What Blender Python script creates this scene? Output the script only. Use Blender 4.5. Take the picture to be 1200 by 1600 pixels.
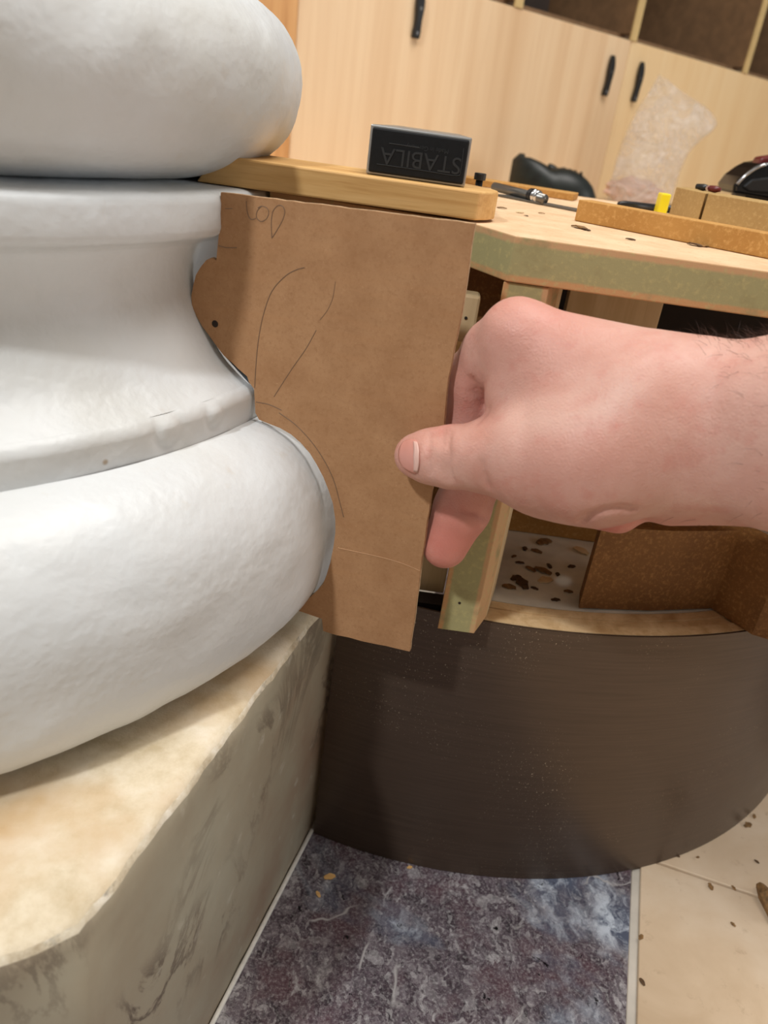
import bpy, bmesh, math, random
import numpy as np
from mathutils import Vector, Matrix, noise as mnoise

for o in list(bpy.data.objects):
    bpy.data.objects.remove(o)
scene = bpy.context.scene
COL = scene.collection
random.seed(7)

# ------------------------------------------------------------------ camera
D = 0.36                        # distance of the cardboard template, metres
H = 1.2975 * D                  # camera height above the floor
FPX, PITCH, ROLL = 1200.0, math.radians(26.8), math.radians(8.0)
cam = bpy.data.cameras.new('camera')
cam.sensor_fit = 'VERTICAL'; cam.sensor_height = 36.0; cam.lens = 36.0 * FPX / 1600.0
cam.clip_start = 0.01
cam.dof.use_dof = True; cam.dof.focus_distance = 0.40; cam.dof.aperture_fstop = 11.0
cam_o = bpy.data.objects.new('camera', cam); COL.objects.link(cam_o)
R0 = Vector((1, 0, 0)); F0 = Vector((0, math.cos(PITCH), -math.sin(PITCH))); U0 = Vector((0, math.sin(PITCH), math.cos(PITCH)))
cr = R0 * math.cos(ROLL) + U0 * math.sin(ROLL); cu = -R0 * math.sin(ROLL) + U0 * math.cos(ROLL)
M = Matrix((cr, cu, -F0)).transposed().to_4x4(); M.translation = Vector((0, 0, H))
cam_o.matrix_world = M
scene.camera = cam_o

# ------------------------------------------------------------------ world, lamps, exposure
w = bpy.data.worlds.new('world'); scene.world = w; w.use_nodes = True
w.node_tree.nodes['Background'].inputs[0].default_value = (1.0, 0.935, 0.86, 1)
w.node_tree.nodes['Background'].inputs[1].default_value = 0.235

def area(name, loc, target, size, energy, col):
    l = bpy.data.lights.new(name, 'AREA'); l.shape = 'DISK'; l.size = size; l.energy = energy; l.color = col
    o = bpy.data.objects.new(name, l); COL.objects.link(o); o.location = loc
    o.rotation_euler = (Vector(target) - Vector(loc)).to_track_quat('-Z', 'Y').to_euler()
    return o
# window / lamp behind and to the left of the photographer, and ceiling lamps
area('room_lamp_key', (-1.23, -1.34, 2.42), (0, .36, .25), .17, 46, (.95, .98, 1.0))
area('room_lamp_ceiling', (.45, .45, 2.6), (.45, .75, 0), 1.3, 50, (1.0, .955, .90))
area('room_window', (2.8, .15, .95), (.3, .4, .15), 1.2, 18, (.95, .975, 1.0))

vs = scene.view_settings
vs.view_transform = 'Standard'; vs.look = 'None'; vs.gamma = 1.0; vs.use_curve_mapping = False
vs.exposure = 0.0

# ------------------------------------------------------------------ helpers
def U(x, y, z=None):
    """template units -> metres"""
    return Vector((x * D, y * D, H + (0 if z is None else z * D)))
def ray(px, py):
    dx, dy = px - 600.0, py - 800.0
    u = dx * math.cos(ROLL) + dy * math.sin(ROLL); v = -dx * math.sin(ROLL) + dy * math.cos(ROLL)
    return Vector((u, FPX * math.cos(PITCH) - v * math.sin(PITCH), -FPX * math.sin(PITCH) - v * math.cos(PITCH)))
def at(px, py, Y):               # point on the vertical plane at distance Y (metres)
    d = ray(px, py); return d * (Y / d.y) + Vector((0, 0, H))
def atz(px, py, z):              # point on the level plane at height z (metres)
    d = ray(px, py); return d * ((z - H) / d.z) + Vector((0, 0, H))
def lin(c):
    return tuple(((v / 255.0) / 12.92 if v / 255.0 <= .04045 else ((v / 255.0 + .055) / 1.055) ** 2.4) for v in c) + (1.0,)

def setp(o, label=None, cat=None, group=None, kind=None):
    if label: o['label'] = label
    if cat: o['category'] = cat
    if group: o['group'] = group
    if kind: o['kind'] = kind
    return o
def obj(name, verts, faces, mat, parent=None, smooth=False, bevel=0, seg=2, auto=None):
    me = bpy.data.meshes.new(name)
    me.from_pydata([tuple(v) for v in verts], [], faces); me.update()
    bm = bmesh.new(); bm.from_mesh(me); bmesh.ops.recalc_face_normals(bm, faces=bm.faces); bm.to_mesh(me); bm.free()
    for m in (mat if isinstance(mat, (list, tuple)) else [mat]): me.materials.append(m)
    o = bpy.data.objects.new(name, me); COL.objects.link(o)
    if parent: o.parent = parent
    if smooth: me.polygons.foreach_set('use_smooth', [True] * len(me.polygons))
    if bevel:
        b = o.modifiers.new('bevel', 'BEVEL'); b.width = bevel; b.segments = seg; b.limit_method = 'ANGLE'; b.angle_limit = math.radians(40)
    return o
def empty(name, loc=(0, 0, 0)):
    o = bpy.data.objects.new(name, None); COL.objects.link(o); o.location = loc; o.empty_display_size = .02
    return o
def under(o, parent):            # parent keeping world position
    o.parent = parent; o.matrix_parent_inverse = Matrix.Translation(parent.location).inverted(); return o
def prism(poly, z0, z1):
    n = len(poly)
    v = [(p[0], p[1], z0) for p in poly] + [(p[0], p[1], z1) for p in poly]
    f = [tuple(range(n)), tuple(range(2 * n - 1, n - 1, -1))] + [(i, (i + 1) % n, n + (i + 1) % n, n + i) for i in range(n)]
    return v, f
def boxpts(x0, x1, y0, y1, z0, z1):
    return prism([(x0, y0), (x1, y0), (x1, y1), (x0, y1)], z0, z1)
def obox(p0, p1, depth, z0, z1):
    """box whose front edge runs p0->p1 in plan, going back by depth (to the left of p0->p1)"""
    a = Vector((p0[0], p0[1])); b = Vector((p1[0], p1[1])); d = (b - a).normalized(); nrm = Vector((-d.y, d.x)) * depth
    return prism([a, b, b + nrm, a + nrm], z0, z1)
def tube(path, rad, seg=8, closed=False, taper=None):
    P = [Vector(p) for p in path]; n = len(P); v = []; f = []
    for i, p in enumerate(P):
        t = (P[min(i + 1, n - 1)] - P[max(i - 1, 0)]).normalized()
        a = t.cross(Vector((0.31, 0.2, 0.93))); a = a.normalized() if a.length > 1e-4 else Vector((1, 0, 0))
        b = t.cross(a)
        r = rad if taper is None else taper[i]
        for k in range(seg):
            an = 2 * math.pi * k / seg; v.append(p + a * (r * math.cos(an)) + b * (r * math.sin(an)))
    for i in range(n - 1):
        for k in range(seg):
            f.append((i * seg + k, i * seg + (k + 1) % seg, (i + 1) * seg + (k + 1) % seg, (i + 1) * seg + k))
    f.append(tuple(range(seg))); f.append(tuple(range((n - 1) * seg, n * seg)))
    return v, f
def join(*vf):
    V = []; F = []
    for v, f in vf:
        k = len(V); V += list(v); F += [tuple(i + k for i in q) for q in f]
    return V, F
def spline(pts, n=8):            # catmull-rom through points
    P = [Vector(p) for p in pts]; out = []
    for i in range(len(P) - 1):
        p0, p1, p2, p3 = P[max(i - 1, 0)], P[i], P[i + 1], P[min(i + 2, len(P) - 1)]
        for k in range(n):
            t = k / n
            out.append(.5 * ((2 * p1) + (p2 - p0) * t + (2 * p0 - 5 * p1 + 4 * p2 - p3) * t * t + (3 * p1 - p0 - 3 * p2 + p3) * t ** 3))
    return out + [P[-1]]

# ------------------------------------------------------------------ materials
class NT:
    def __init__(s, name, rough=.6, metal=0.0, spec=.5):
        s.m = bpy.data.materials.new(name); s.m.use_nodes = True; s.t = s.m.node_tree; s.b = s.t.nodes['Principled BSDF']
        s.b.inputs['Roughness'].default_value = rough; s.b.inputs['Metallic'].default_value = metal
        s.b.inputs['Specular IOR Level'].default_value = spec
        s.tc = s.t.nodes.new('ShaderNodeTexCoord')
    def n(s, k, **kw):
        q = s.t.nodes.new('ShaderNode' + k)
        for a, v in kw.items(): setattr(q, a, v)
        return q
    def l(s, a, b): s.t.links.new(a, b)
    def coord(s, scale=(1, 1, 1), rot=(0, 0, 0), kind='Object'):
        mp = s.n('Mapping'); mp.inputs['Scale'].default_value = scale; mp.inputs['Rotation'].default_value = rot
        s.l(s.tc.outputs[kind], mp.inputs['Vector']); return mp.outputs[0]
    def noise(s, scale, detail=3, rough=.5, dist=0, vec=None):
        q = s.n('TexNoise'); q.inputs['Scale'].default_value = scale; q.inputs['Detail'].default_value = detail
        q.inputs['Roughness'].default_value = rough; q.inputs['Distortion'].default_value = dist
        s.l(vec if vec is not None else s.coord(), q.inputs['Vector']); return q.outputs['Fac']
    def ramp(s, fac, stops, interp='LINEAR'):
        q = s.n('ValToRGB'); q.color_ramp.interpolation = interp; e = q.color_ramp.elements
        while len(e) < len(stops): e.new(.5)
        for i, (p, c) in enumerate(stops): e[i].position = p; e[i].color = c if len(c) == 4 else lin(c)
        s.l(fac, q.inputs[0]); return q.outputs[0]
    def mix(s, fac, a, b, mode='MIX'):
        q = s.n('Mix', data_type='RGBA', blend_type=mode)
        for x, i in ((fac, 0), (a, 6), (b, 7)):
            if hasattr(x, 'is_output'): s.l(x, q.inputs[i])
            elif i == 0: q.inputs[0].default_value = x
            else: q.inputs[i].default_value = x if len(x) == 4 else lin(x)
        return q.outputs[2]
    def mask(s, fac, lo, hi):
        q = s.n('MapRange'); q.inputs[1].default_value = lo; q.inputs[2].default_value = hi; s.l(fac, q.inputs[0]); return q.outputs[0]
    def col(s, c):
        if hasattr(c, 'is_output'): s.l(c, s.b.inputs['Base Color'])
        else: s.b.inputs['Base Color'].default_value = c if len(c) == 4 else lin(c)
        return s
    def bump(s, h, strength=.3, dist=.001):
        q = s.n('Bump'); q.inputs['Strength'].default_value = strength; q.inputs['Distance'].default_value = dist
        s.l(h, q.inputs['Height']); s.l(q.outputs[0], s.b.inputs['Normal']); return s
    def sep(s, kind='Object'):
        q = s.n('SeparateXYZ'); s.l(s.tc.outputs[kind], q.inputs[0]); return q.outputs

def simple(name, c, rough=.6, metal=0, var=.0, scale=40, spec=.5):
    m = NT(name, rough, metal, spec)
    if var:
        d = tuple(max(0, v * (1 - var)) for v in c)
        m.col(m.ramp(m.noise(scale, 4), [(.3, d), (.7, c)]))
    else: m.col(c)
    return m.m

def m_paint():
    m = NT('white_column_paint', .42, spec=.45)
    a = m.noise(9, 4, .6); b = m.noise(45, 5, .65); c = m.noise(190, 3)
    base = m.ramp(a, [(.3, (203, 203, 199)), (.5, (211, 213, 213)), (.7, (215, 219, 221))])
    base = m.mix(m.mask(b, .64, .95), base, (196, 184, 166))
    v = m.n('TexVoronoi', feature='F1'); v.inputs['Scale'].default_value = 26; m.l(m.coord(), v.inputs['Vector'])
    spots = m.mask(v.outputs['Distance'], .045, .02)
    gate = m.mask(m.noise(17, 2), .58, .62)
    mm = m.n('Math', operation='MULTIPLY'); m.l(spots, mm.inputs[0]); m.l(gate, mm.inputs[1])
    base = m.mix(mm.outputs[0], base, (172, 156, 136))
    m.col(base)
    add = m.n('Math', operation='ADD'); m.l(m.noise(22, 4, .6), add.inputs[0])
    k = m.n('Math', operation='MULTIPLY'); k.inputs[1].default_value = .16; m.l(c, k.inputs[0]); m.l(k.outputs[0], add.inputs[1])
    m.bump(add.outputs[0], .6, .0032); return m.m
def m_stone_top():
    m = NT('plinth_top_stone', .8, spec=.2)
    base = m.ramp(m.noise(38, 6, .7), [(.3, (190, 173, 142)), (.5, (212, 198, 172)), (.7, (224, 213, 194))])
    base = m.mix(m.mask(m.noise(11, 4, .6), .52, .72), base, (192, 162, 122))
    m.col(base).bump(m.noise(120, 5, .7), .6, .0015); return m.m
def m_stone_side():
    m = NT('plinth_side_stone', .5, spec=.4)
    a = m.noise(7, 5, .6)
    base = m.ramp(a, [(.30, (142, 116, 95)), (.5, (158, 147, 126)), (.72, (168, 163, 144))])
    n2 = m.noise(13, 8, .68, 1.4, m.coord((1, 1, .55), (0.3, .2, 0)))
    vein = m.ramp(n2, [(.455, (0, 0, 0)), (.492, (255, 255, 255)), (.505, (255, 255, 255)), (.54, (0, 0, 0))])
    g = m.mask(m.noise(9, 3), .50, .66)
    mm = m.n('Math', operation='MULTIPLY'); m.l(vein, mm.inputs[0]); m.l(g, mm.inputs[1])
    base = m.mix(mm.outputs[0], base, (104, 92, 78))
    base = m.mix(m.mask(m.noise(60, 4), .64, .8), base, (190, 184, 168))
    m.col(base).bump(m.noise(90, 4), .25, .001); return m.m
def m_plain_stone_edge():
    m = NT('plinth_edge_stone', .85, spec=.2)
    c = m.ramp(m.noise(90, 6, .7), [(.32, (176, 160, 134)), (.5, (206, 194, 170)), (.66, (226, 218, 202))])
    c = m.mix(m.mask(m.noise(26, 5, .7), .56, .66), c, (96, 88, 78))
    m.col(c).bump(m.noise(160, 4), .5, .001); return m.m
def m_card():
    m = NT('cardboard', .85, spec=.15)
    a = m.noise(50, 5, .7); b = m.noise(520, 4, .7); st = m.noise(30, 3, .5, 0, m.coord((1, 1, 9)))
    c = m.ramp(a, [(.3, (160, 119, 84)), (.7, (178, 137, 100))])
    c = m.mix(m.mask(b, .5, .9), c, (150, 108, 74))
    c = m.mix(m.mask(m.noise(900, 3, .6), .62, .85), c, (190, 150, 112))
    c = m.mix(m.mask(st, .5, 1.4), c, (176, 130, 90))
    m.col(c).bump(b, .15, .0006); return m.m
def m_wood(name, c0, c1, c2, axis_scale, freq=14, rough=.5, kind='Object', contrast=(.3, .5, .7), bumpy=.1):
    m = NT(name, rough, spec=.35)
    v = m.coord(axis_scale, kind=kind)
    a = m.noise(freq, 5, .6, .6, v); b = m.noise(freq * 6, 4, .6, .2, v)
    c = m.ramp(a, [(contrast[0], c0), (contrast[1], c1), (contrast[2], c2)])
    c = m.mix(m.mask(b, .55, .85), c, c0)
    m.col(c).bump(b, bumpy, .0005); return m.m
def m_mdf_green(axis, lo, hi, t_edge):
    """moisture-resistant board: green core between tan faces, layered across the board"""
    m = NT('green_core_board', .85, spec=.15)
    x = m.sep()[axis]; f = m.mask(x, lo, hi)
    a = m.n('Math', operation='ADD'); wob = m.n('Math', operation='MULTIPLY_ADD'); wob.inputs[1].default_value = .06; wob.inputs[2].default_value = -.03
    m.l(m.noise(160, 3), wob.inputs[0]); m.l(f, a.inputs[0]); m.l(wob.outputs[0], a.inputs[1])
    band = m.ramp(a.outputs[0], [(t_edge - .03, (196, 150, 104)), (t_edge + .03, (164, 156, 112)), (1 - t_edge - .03, (164, 156, 112)), (1 - t_edge + .03, (198, 158, 116))])
    sp = m.noise(330, 4, .7)
    c = m.mix(m.mask(sp, .52, .75), band, (186, 172, 120))
    c = m.mix(m.mask(m.noise(60, 4, .6), .55, .75), c, (150, 140, 100))
    m.col(c).bump(sp, .3, .0006); return m.m
def m_worktop():
    m = NT('board_face', .75, spec=.2)
    c = m.ramp(m.noise(40, 5, .65), [(.3, (206, 170, 132)), (.7, (226, 196, 160))])
    c = m.mix(m.mask(m.noise(300, 3, .7), .6, .75), c, (184, 146, 108))
    m.col(c); return m.m
def m_brown_mdf(name, a, b, spk, rough=.7):
    m = NT(name, rough, spec=.25); n = m.noise(420, 4, .7)
    c = m.ramp(m.noise(30, 4), [(.3, a), (.7, b)]); c = m.mix(m.mask(n, .5, .72), c, spk)
    m.col(c).bump(n, .35, .0006); return m.m
def m_kick():
    m = NT('brushed_bronze_laminate', .40, .5, .5)
    cyl = m.noise(10, 4, .6, 0, m.coord((2, 2, 60)))
    c = m.ramp(cyl, [(.3, (82, 68, 57)), (.7, (92, 76, 64))])
    dust = m.noise(900, 2, .6); gate = m.mask(m.noise(11, 3, .6), .48, .62)
    mm = m.n('Math', operation='MULTIPLY'); m.l(m.mask(dust, .66, .72), mm.inputs[0]); m.l(gate, mm.inputs[1])
    c = m.mix(mm.outputs[0], c, (176, 160, 138))
    m.col(c)
    r = m.n('MapRange'); r.inputs[3].default_value = .28; r.inputs[4].default_value = .40; m.l(m.noise(25, 4, .6), r.inputs[0]); m.l(r.outputs[0], m.b.inputs['Roughness'])
    m.bump(m.noise(12, 4, .6, 0, m.coord((6, 6, 220))), .05, .0003); return m.m
def m_marble():
    m = NT('purple_marble', .22, spec=.5)
    # coordinates warped by noise, then broken into stone fragments
    nz = m.n('TexNoise'); nz.inputs['Scale'].default_value = 70; nz.inputs['Detail'].default_value = 4; m.l(m.coord(), nz.inputs['Vector'])
    def warp(amount, src):
        q = m.n('VectorMath', operation='SCALE'); q.inputs['Scale'].default_value = amount; m.l(nz.outputs['Color'], q.inputs[0])
        r = m.n('VectorMath', operation='ADD'); m.l(q.outputs[0], r.inputs[0]); m.l(src, r.inputs[1]); return r.outputs[0]
    wv = warp(.016, m.coord((1, .7, 1), (0, 0, .5)))
    def cells(scale):
        v = m.n('TexVoronoi', feature='F1'); v.inputs['Scale'].default_value = scale; m.l(wv, v.inputs['Vector'])
        q = m.n('SeparateColor'); m.l(v.outputs['Color'], q.inputs[0]); return q.outputs[0]
    v1, v2 = cells(150), cells(430)
    fine = m.noise(500, 5, .75)
    P = [(.0, (30, 27, 31)), (.18, (62, 53, 59)), (.4, (84, 72, 79)), (.62, (104, 94, 100)), (.82, (136, 128, 132)), (.95, (186, 183, 182))]
    c = m.mix(.55, m.ramp(v1, P), m.ramp(v2, P))
    c = m.mix(m.mask(m.noise(24, 5, .6), .50, .64), c, (92, 66, 72))
    c = m.mix(.35, c, m.ramp(fine, [(.35, (40, 36, 40)), (.5, (98, 88, 94)), (.68, (206, 204, 202))]))
    # pale smears and a blue-grey cloud
    sm = m.noise(46, 8, .72, .3, wv)
    c = m.mix(m.mask(sm, .585, .66), c, (172, 168, 168))
    cl = m.mask(m.noise(8.5, 4, .6, .4), .54, .66)
    c = m.mix(cl, c, m.mix(m.mask(sm, .46, .60), (84, 90, 106), (190, 198, 208)))
    pit = m.noise(95, 5, .7, .2, wv)
    c = m.mix(m.mask(pit, .36, .31), c, (22, 20, 23))
    vn = m.noise(15, 3, .5, .4); vein = m.ramp(vn, [(.490, (0, 0, 0)), (.498, (255, 255, 255)), (.502, (255, 255, 255)), (.510, (0, 0, 0))])
    mv = m.n('Math', operation='MULTIPLY'); m.l(vein, mv.inputs[0]); m.l(m.mask(m.noise(19, 3), .54, .6), mv.inputs[1])
    c = m.mix(mv.outputs[0], c, (170, 166, 164))
    m.col(c)
    return m.m
def m_limestone():
    m = NT('cream_limestone', .38, spec=.4)
    c = m.ramp(m.noise(12, 6, .6, .5), [(.3, (198, 172, 140)), (.5, (214, 190, 160)), (.7, (224, 204, 178))])
    c = m.mix(m.mask(m.noise(70, 5, .7), .6, .75), c, (190, 164, 134))
    m.col(c); return m.m
def m_skin():
    m = NT('skin', .48, spec=.35)
    a = m.noise(28, 5, .6, .4); b = m.noise(90, 5, .65); d = m.noise(480, 3, .6)
    c = m.ramp(a, [(.3, (194, 142, 126)), (.5, (204, 157, 142)), (.7, (210, 170, 155))])
    c = m.mix(m.mask(b, .52, .85), c, (195, 131, 117))
    # reddened finger tips / knuckles held in a vertex colour
    at_ = m.n('Attribute', attribute_name='flush'); c = m.mix(at_.outputs['Fac'], c, (202, 112, 98))
    m.col(c)
    m.b.inputs['Subsurface Weight'].default_value = .12; m.b.inputs['Subsurface Radius'].default_value = (.008, .003, .0015); m.b.inputs['Subsurface Scale'].default_value = .6
    v = m.n('TexVoronoi', feature='DISTANCE_TO_EDGE'); v.inputs['Scale'].default_value = 620; m.l(m.coord(), v.inputs['Vector'])
    add = m.n('Math', operation='ADD'); m.l(d, add.inputs[0]); m.l(v.outputs['Distance'], add.inputs[1])
    ad2 = m.n('Math', operation='MULTIPLY_ADD'); ad2.inputs[1].default_value = 2.2; m.l(m.noise(75, 5, .6, .3, m.coord((1, 1, .6))), ad2.inputs[0]); m.l(add.outputs[0], ad2.inputs[2])
    m.bump(ad2.outputs[0], .26, .0007); return m.m
def m_bag():
    m = NT('clear_polythene', .18, spec=.6)
    m.col((244, 236, 232))
    tr = m.n('BsdfTransparent'); mx = m.n('MixShader')
    out = [q for q in m.t.nodes if q.type == 'OUTPUT_MATERIAL'][0]
    f = m.mask(m.noise(20, 6, .65, 1.2), .42, .72); m.bump(m.noise(38, 5, .6, 1.5), 1.0, .012)
    r = m.n('MapRange'); r.inputs[3].default_value = .20; r.inputs[4].default_value = .62; m.l(f, r.inputs[0])
    m.l(r.outputs[0], mx.inputs[0]); m.l(tr.outputs[0], mx.inputs[1]); m.l(m.b.outputs[0], mx.inputs[2]); m.l(mx.outputs[0], out.inputs[0])
    return m.m

MAT = dict(
    paint=m_paint(), stop=m_stone_top(), sside=m_stone_side(), sedge=m_plain_stone_edge(), card=m_card(),
    ply=m_wood('pale_plywood_door', (220, 186, 147), (230, 200, 163), (236, 210, 175), (1, 1, .04), 15, .42, contrast=(.34, .52, .7), bumpy=.04),
    ply2=m_wood('yellow_plywood_door', (230, 196, 148), (236, 206, 160), (240, 214, 172), (1, 1, .08), 12, .42, bumpy=.04),
    stile=m_wood('oak_stile', (184, 130, 76), (206, 154, 98), (216, 168, 112), (1, 1, .05), 40, .45),
    oak=m_wood('planed_oak', (190, 142, 82), (212, 168, 106), (222, 182, 122), (.045, 1, 1), 150, .5, contrast=(.3, .5, .66)),
    plyedge=m_wood('plywood_edge', (186, 150, 104), (212, 180, 134), (228, 200, 156), (1, 1, 1), 60, .7),
    beige=m_wood('pale_softwood', (196, 168, 124), (212, 186, 144), (220, 196, 156), (1, 1, .06), 60, .6),
    worktop=m_worktop(), kick=m_kick(), marble=m_marble(), lime=m_limestone(), skin=m_skin(), bag=m_bag(),
    brown=m_brown_mdf('brown_fibreboard', (112, 74, 38), (132, 90, 48), (158, 114, 66), .6),
    strip=m_brown_mdf('golden_fibreboard', (170, 122, 62), (190, 142, 78), (206, 160, 96)),
    olive=m_brown_mdf('olive_fibreboard', (160, 128, 80), (178, 146, 94), (190, 160, 108)),
    dark=simple('shade_dark_inside', (44, 30, 20), .8, var=.3),  # brown darkened in the colour itself to keep the cabinet void in shade
    shelf_in=simple('brown_compartment_panel', (134, 104, 74), .7, var=.15),
    grey_in=simple('grey_compartment_back', (112, 104, 98), .7, var=.1),
    divider=simple('compartment_edge', (214, 186, 130), .6, var=.08),
    whiteboard=simple('white_base_board', (236, 234, 220), .5, var=.12, scale=60),
    chip=simple('wood_chip_brown', (150, 112, 66), .8, var=.35, scale=300),
    chipd=simple('wood_chip_dark', (98, 70, 42), .8, var=.35, scale=300),
    black=simple('black_plastic', (22, 22, 23), .4), blackg=simple('black_gloss', (14, 14, 15), .12),
    rubber=simple('black_rubber', (19, 20, 22), .6, var=.3, scale=400, spec=.25), emboss=simple('worn_black_lettering', (44, 45, 46), .55, spec=.3),
    alu=simple('aluminium_rim', (178, 176, 172), .35, .8), chrome=simple('chrome', (210, 210, 212), .12, 1.0), steel=simple('grey_steel', (120, 118, 114), .35, .85),
    leather=simple('black_green_leather', (30, 38, 36), .45, var=.4, scale=60), sole=simple('black_sole', (18, 18, 18), .6),
    yellow=simple('yellow_plastic', (236, 214, 30), .4), red=simple('dark_red_plastic', (96, 24, 22), .4),
    pencil=simple('pencil_graphite', (118, 92, 70), .6), hole=simple('nail_hole_dark', (42, 28, 18), .9), fold=simple('pale_card_fold', (182, 140, 102), .85),
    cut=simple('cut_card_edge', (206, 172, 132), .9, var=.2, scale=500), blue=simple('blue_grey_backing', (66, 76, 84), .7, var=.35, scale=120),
    nail=simple('thumb_nail', (208, 144, 130), .35), lunula=simple('nail_lunula', (220, 178, 165), .4), nailrim=simple('pale_nail_edge', (232, 200, 160), .4),
    hair=simple('brown_hair', (70, 46, 34), .5), grout=simple('pale_grout', (222, 214, 200), .8, var=.1), screw=simple('dark_screw', (40, 34, 28), .5),
    wallw=simple('white_wall_paint', (226, 224, 220), .6), tissue=simple('pinkish_paper', (226, 190, 172), .8, var=.15),
    caulk=simple('white_caulk', (226, 222, 212), .6, var=.1, scale=200),
)

# ------------------------------------------------------------------ setting: floor
CX, CY = -.85, 1.20                       # column axis, template units
e1 = Vector((.25, .968)).normalized(); en = Vector((e1.y, -e1.x))
def plan(a, b, c=(CX, CY)):               # a along the plinth face, b outward
    return Vector((c[0] + e1.x * a + en.x * b, c[1] + e1.y * a + en.y * b))
floor = obj('floor', *boxpts(-3.5, 4, -3, 4.5, -.06, -.004), MAT['grout']); setp(floor, 'stone tiled floor with pale grout', 'floor', kind='structure')
# tile grid follows the plinth: dark marble band beside the plinth, limestone beyond it
g0 = Vector((.6095, 1.10)); gap = .006
def tile_at(name, a0, a1, b0, b1, mat, bev=.0008):
    q = [g0 + e1 * a + en * b for a, b in ((a0, b0), (a0, b1), (a1, b1), (a1, b0))]
    v, f = prism([p * D for p in q], -.004, 0)
    return obj(name, v, f, mat, floor, bevel=bev)
bw = -(plan(0, .79) - g0).dot(en)          # width of marble band up to the plinth face
for a0, a1 in ((-2.6, -.95 - gap), (-.95, 1.4)):
    tile_at('marble_tile', a0, a1, -bw + .006, -gap, MAT['marble'])
tile_at('marble_tile', -2.6, -.95, -bw - 2.2, -bw - .002, MAT['marble'])
rows = [-2.6, -1.55, -.62, .055, 1.05, 2.2]
for i in range(len(rows) - 1):
    for j in range(4):
        tile_at('limestone_tile', rows[i], rows[i + 1] - gap, .012 + j * .95, .012 + (j + 1) * .95 - gap, MAT['lime'])
ca, cb = plan(-.60, .792), plan(.1, .792)
v, f = obox(ca * D, cb * D, -.0028, 0, .0025)
obj('caulk_line', v, f, MAT['caulk'], floor, bevel=.001)

# ------------------------------------------------------------------ setting: wall behind
wd = Vector((.466, .413)).normalized(); wn = Vector((-wd.y, wd.x))    # along the cabinet row, away from camera
wo = Vector((.06, 1.67))
def WP(t, d=0): return wo + wd * t + wn * d
def wbox(name, t0, t1, d0, d1, z0, z1, mat, parent=None, bevel=0):
    q = [WP(t0, d0), WP(t1, d0), WP(t1, d1), WP(t0, d1)]
    return obj(name, *prism(q, H + z0, H + z1), mat, parent, bevel=bevel)
def T(xy, shift=0):                        # distance along row for a sight line X/Y
    k = (xy * wo.y - wo.x) / (wd.x - xy * wd.y); return k
back = wbox('wall_back', -2.2, 4.0, .62, .70, -H, 2.2, MAT['wallw']); setp(back, 'white painted wall behind the cabinet row', 'wall', kind='structure')

# ------------------------------------------------------------------ column base
col = setp(empty('column_base', (CX * D, CY * D, 0)), 'white painted round stone column base with mouldings on a worn cream plinth', 'column')
def lathe(name, prof, mat, seg=288, amp=.0006, bumps=(), rough=.0):
    """prof: list of (radius, z) in template units"""
    v = []; f = []; n = len(prof)
    for i in range(seg):
        th = 2 * math.pi * i / seg; c, s = math.cos(th), math.sin(th)
        for r, z in prof:
            rr = r * D
            p = Vector((rr * c, rr * s, z * D))
            d = mnoise.noise(p * 16) * amp * 1.6 + mnoise.noise(p * 45) * amp + mnoise.noise(p * 130) * amp * .35
            for bx, by, bz, br, ba in bumps:
                q = (Vector((CX * D + p.x, CY * D + p.y, H + p.z)) - Vector((bx, by, bz))).length / br
                if q < 2.5: d += ba * math.exp(-q * q * 2) - (ba * .8 * math.exp(-((q - 1.0) ** 2) * 12) if ba > 0 else 0)
            v.append((CX * D + (rr + d) * c, CY * D + (rr + d) * s, H + z * D + d * .3))
    for i in range(seg):
        j = (i + 1) % seg
        for k in range(n - 1): f.append((i * n + k, j * n + k, j * n + k + 1, i * n + k + 1))
    o = obj(name, v, f, mat, smooth=True); under(o, col); return o
def arc(c_r, c_z, a, b, t0, t1, n=26, p=1.0):
    out = []
    for i in range(n + 1):
        t = math.radians(t0 + (t1 - t0) * i / n); cs, sn = math.cos(t), math.sin(t)
        out.append((c_r + a * math.copysign(abs(cs) ** p, cs), c_z + b * math.copysign(abs(sn) ** p, sn)))
    return out
ZT = -.71
def colpt(px, py, R, z0):                  # where a sight line meets the cylinder of radius R (near side)
    d = ray(px, py); ox, oy = -CX, -CY
    A = d.x ** 2 + d.y ** 2; B = 2 * (d.x * ox + d.y * oy); C = ox * ox + oy * oy - R * R
    t = (-B - math.sqrt(max(0, B * B - 4 * A * C))) / (2 * A); return d * t * D + Vector((0, 0, H))
b1 = colpt(338, 650, .684, 0); b2 = colpt(266, 674, .684, 0); b3 = colpt(172, 706, .684, 0)
lathe('upper_torus', arc(.51, .032, .139, .108, 92, 0, 18, 1.0)[:-1] + arc(.51, .032, .139, .134, 0, -92, 18, .92), MAT['paint'], amp=.0014)
lathe('upper_fillet', [(.40, -.1025), (.56, -.1028), (.615, -.1035), (.624, -.105), (.629, -.108), (.631, -.115), (.631, -.128), (.632, -.144), (.630, -.151), (.622, -.1565), (.606, -.160), (.596, -.168)], MAT['paint'], amp=.0006)
lathe('scotia', spline([(.600, -.162, 0), (.592, -.175, 0), (.588, -.195, 0), (.588, -.222, 0), (.597, -.256, 0), (.628, -.304, 0), (.652, -.327, 0), (.672, -.341, 0)], 5) and
      [(p.x, p.y) for p in spline([(.600, -.162, 0), (.592, -.175, 0), (.588, -.195, 0), (.588, -.222, 0), (.597, -.256, 0), (.628, -.304, 0), (.652, -.327, 0), (.672, -.341, 0)], 5)], MAT['paint'], amp=.0004)
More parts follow.
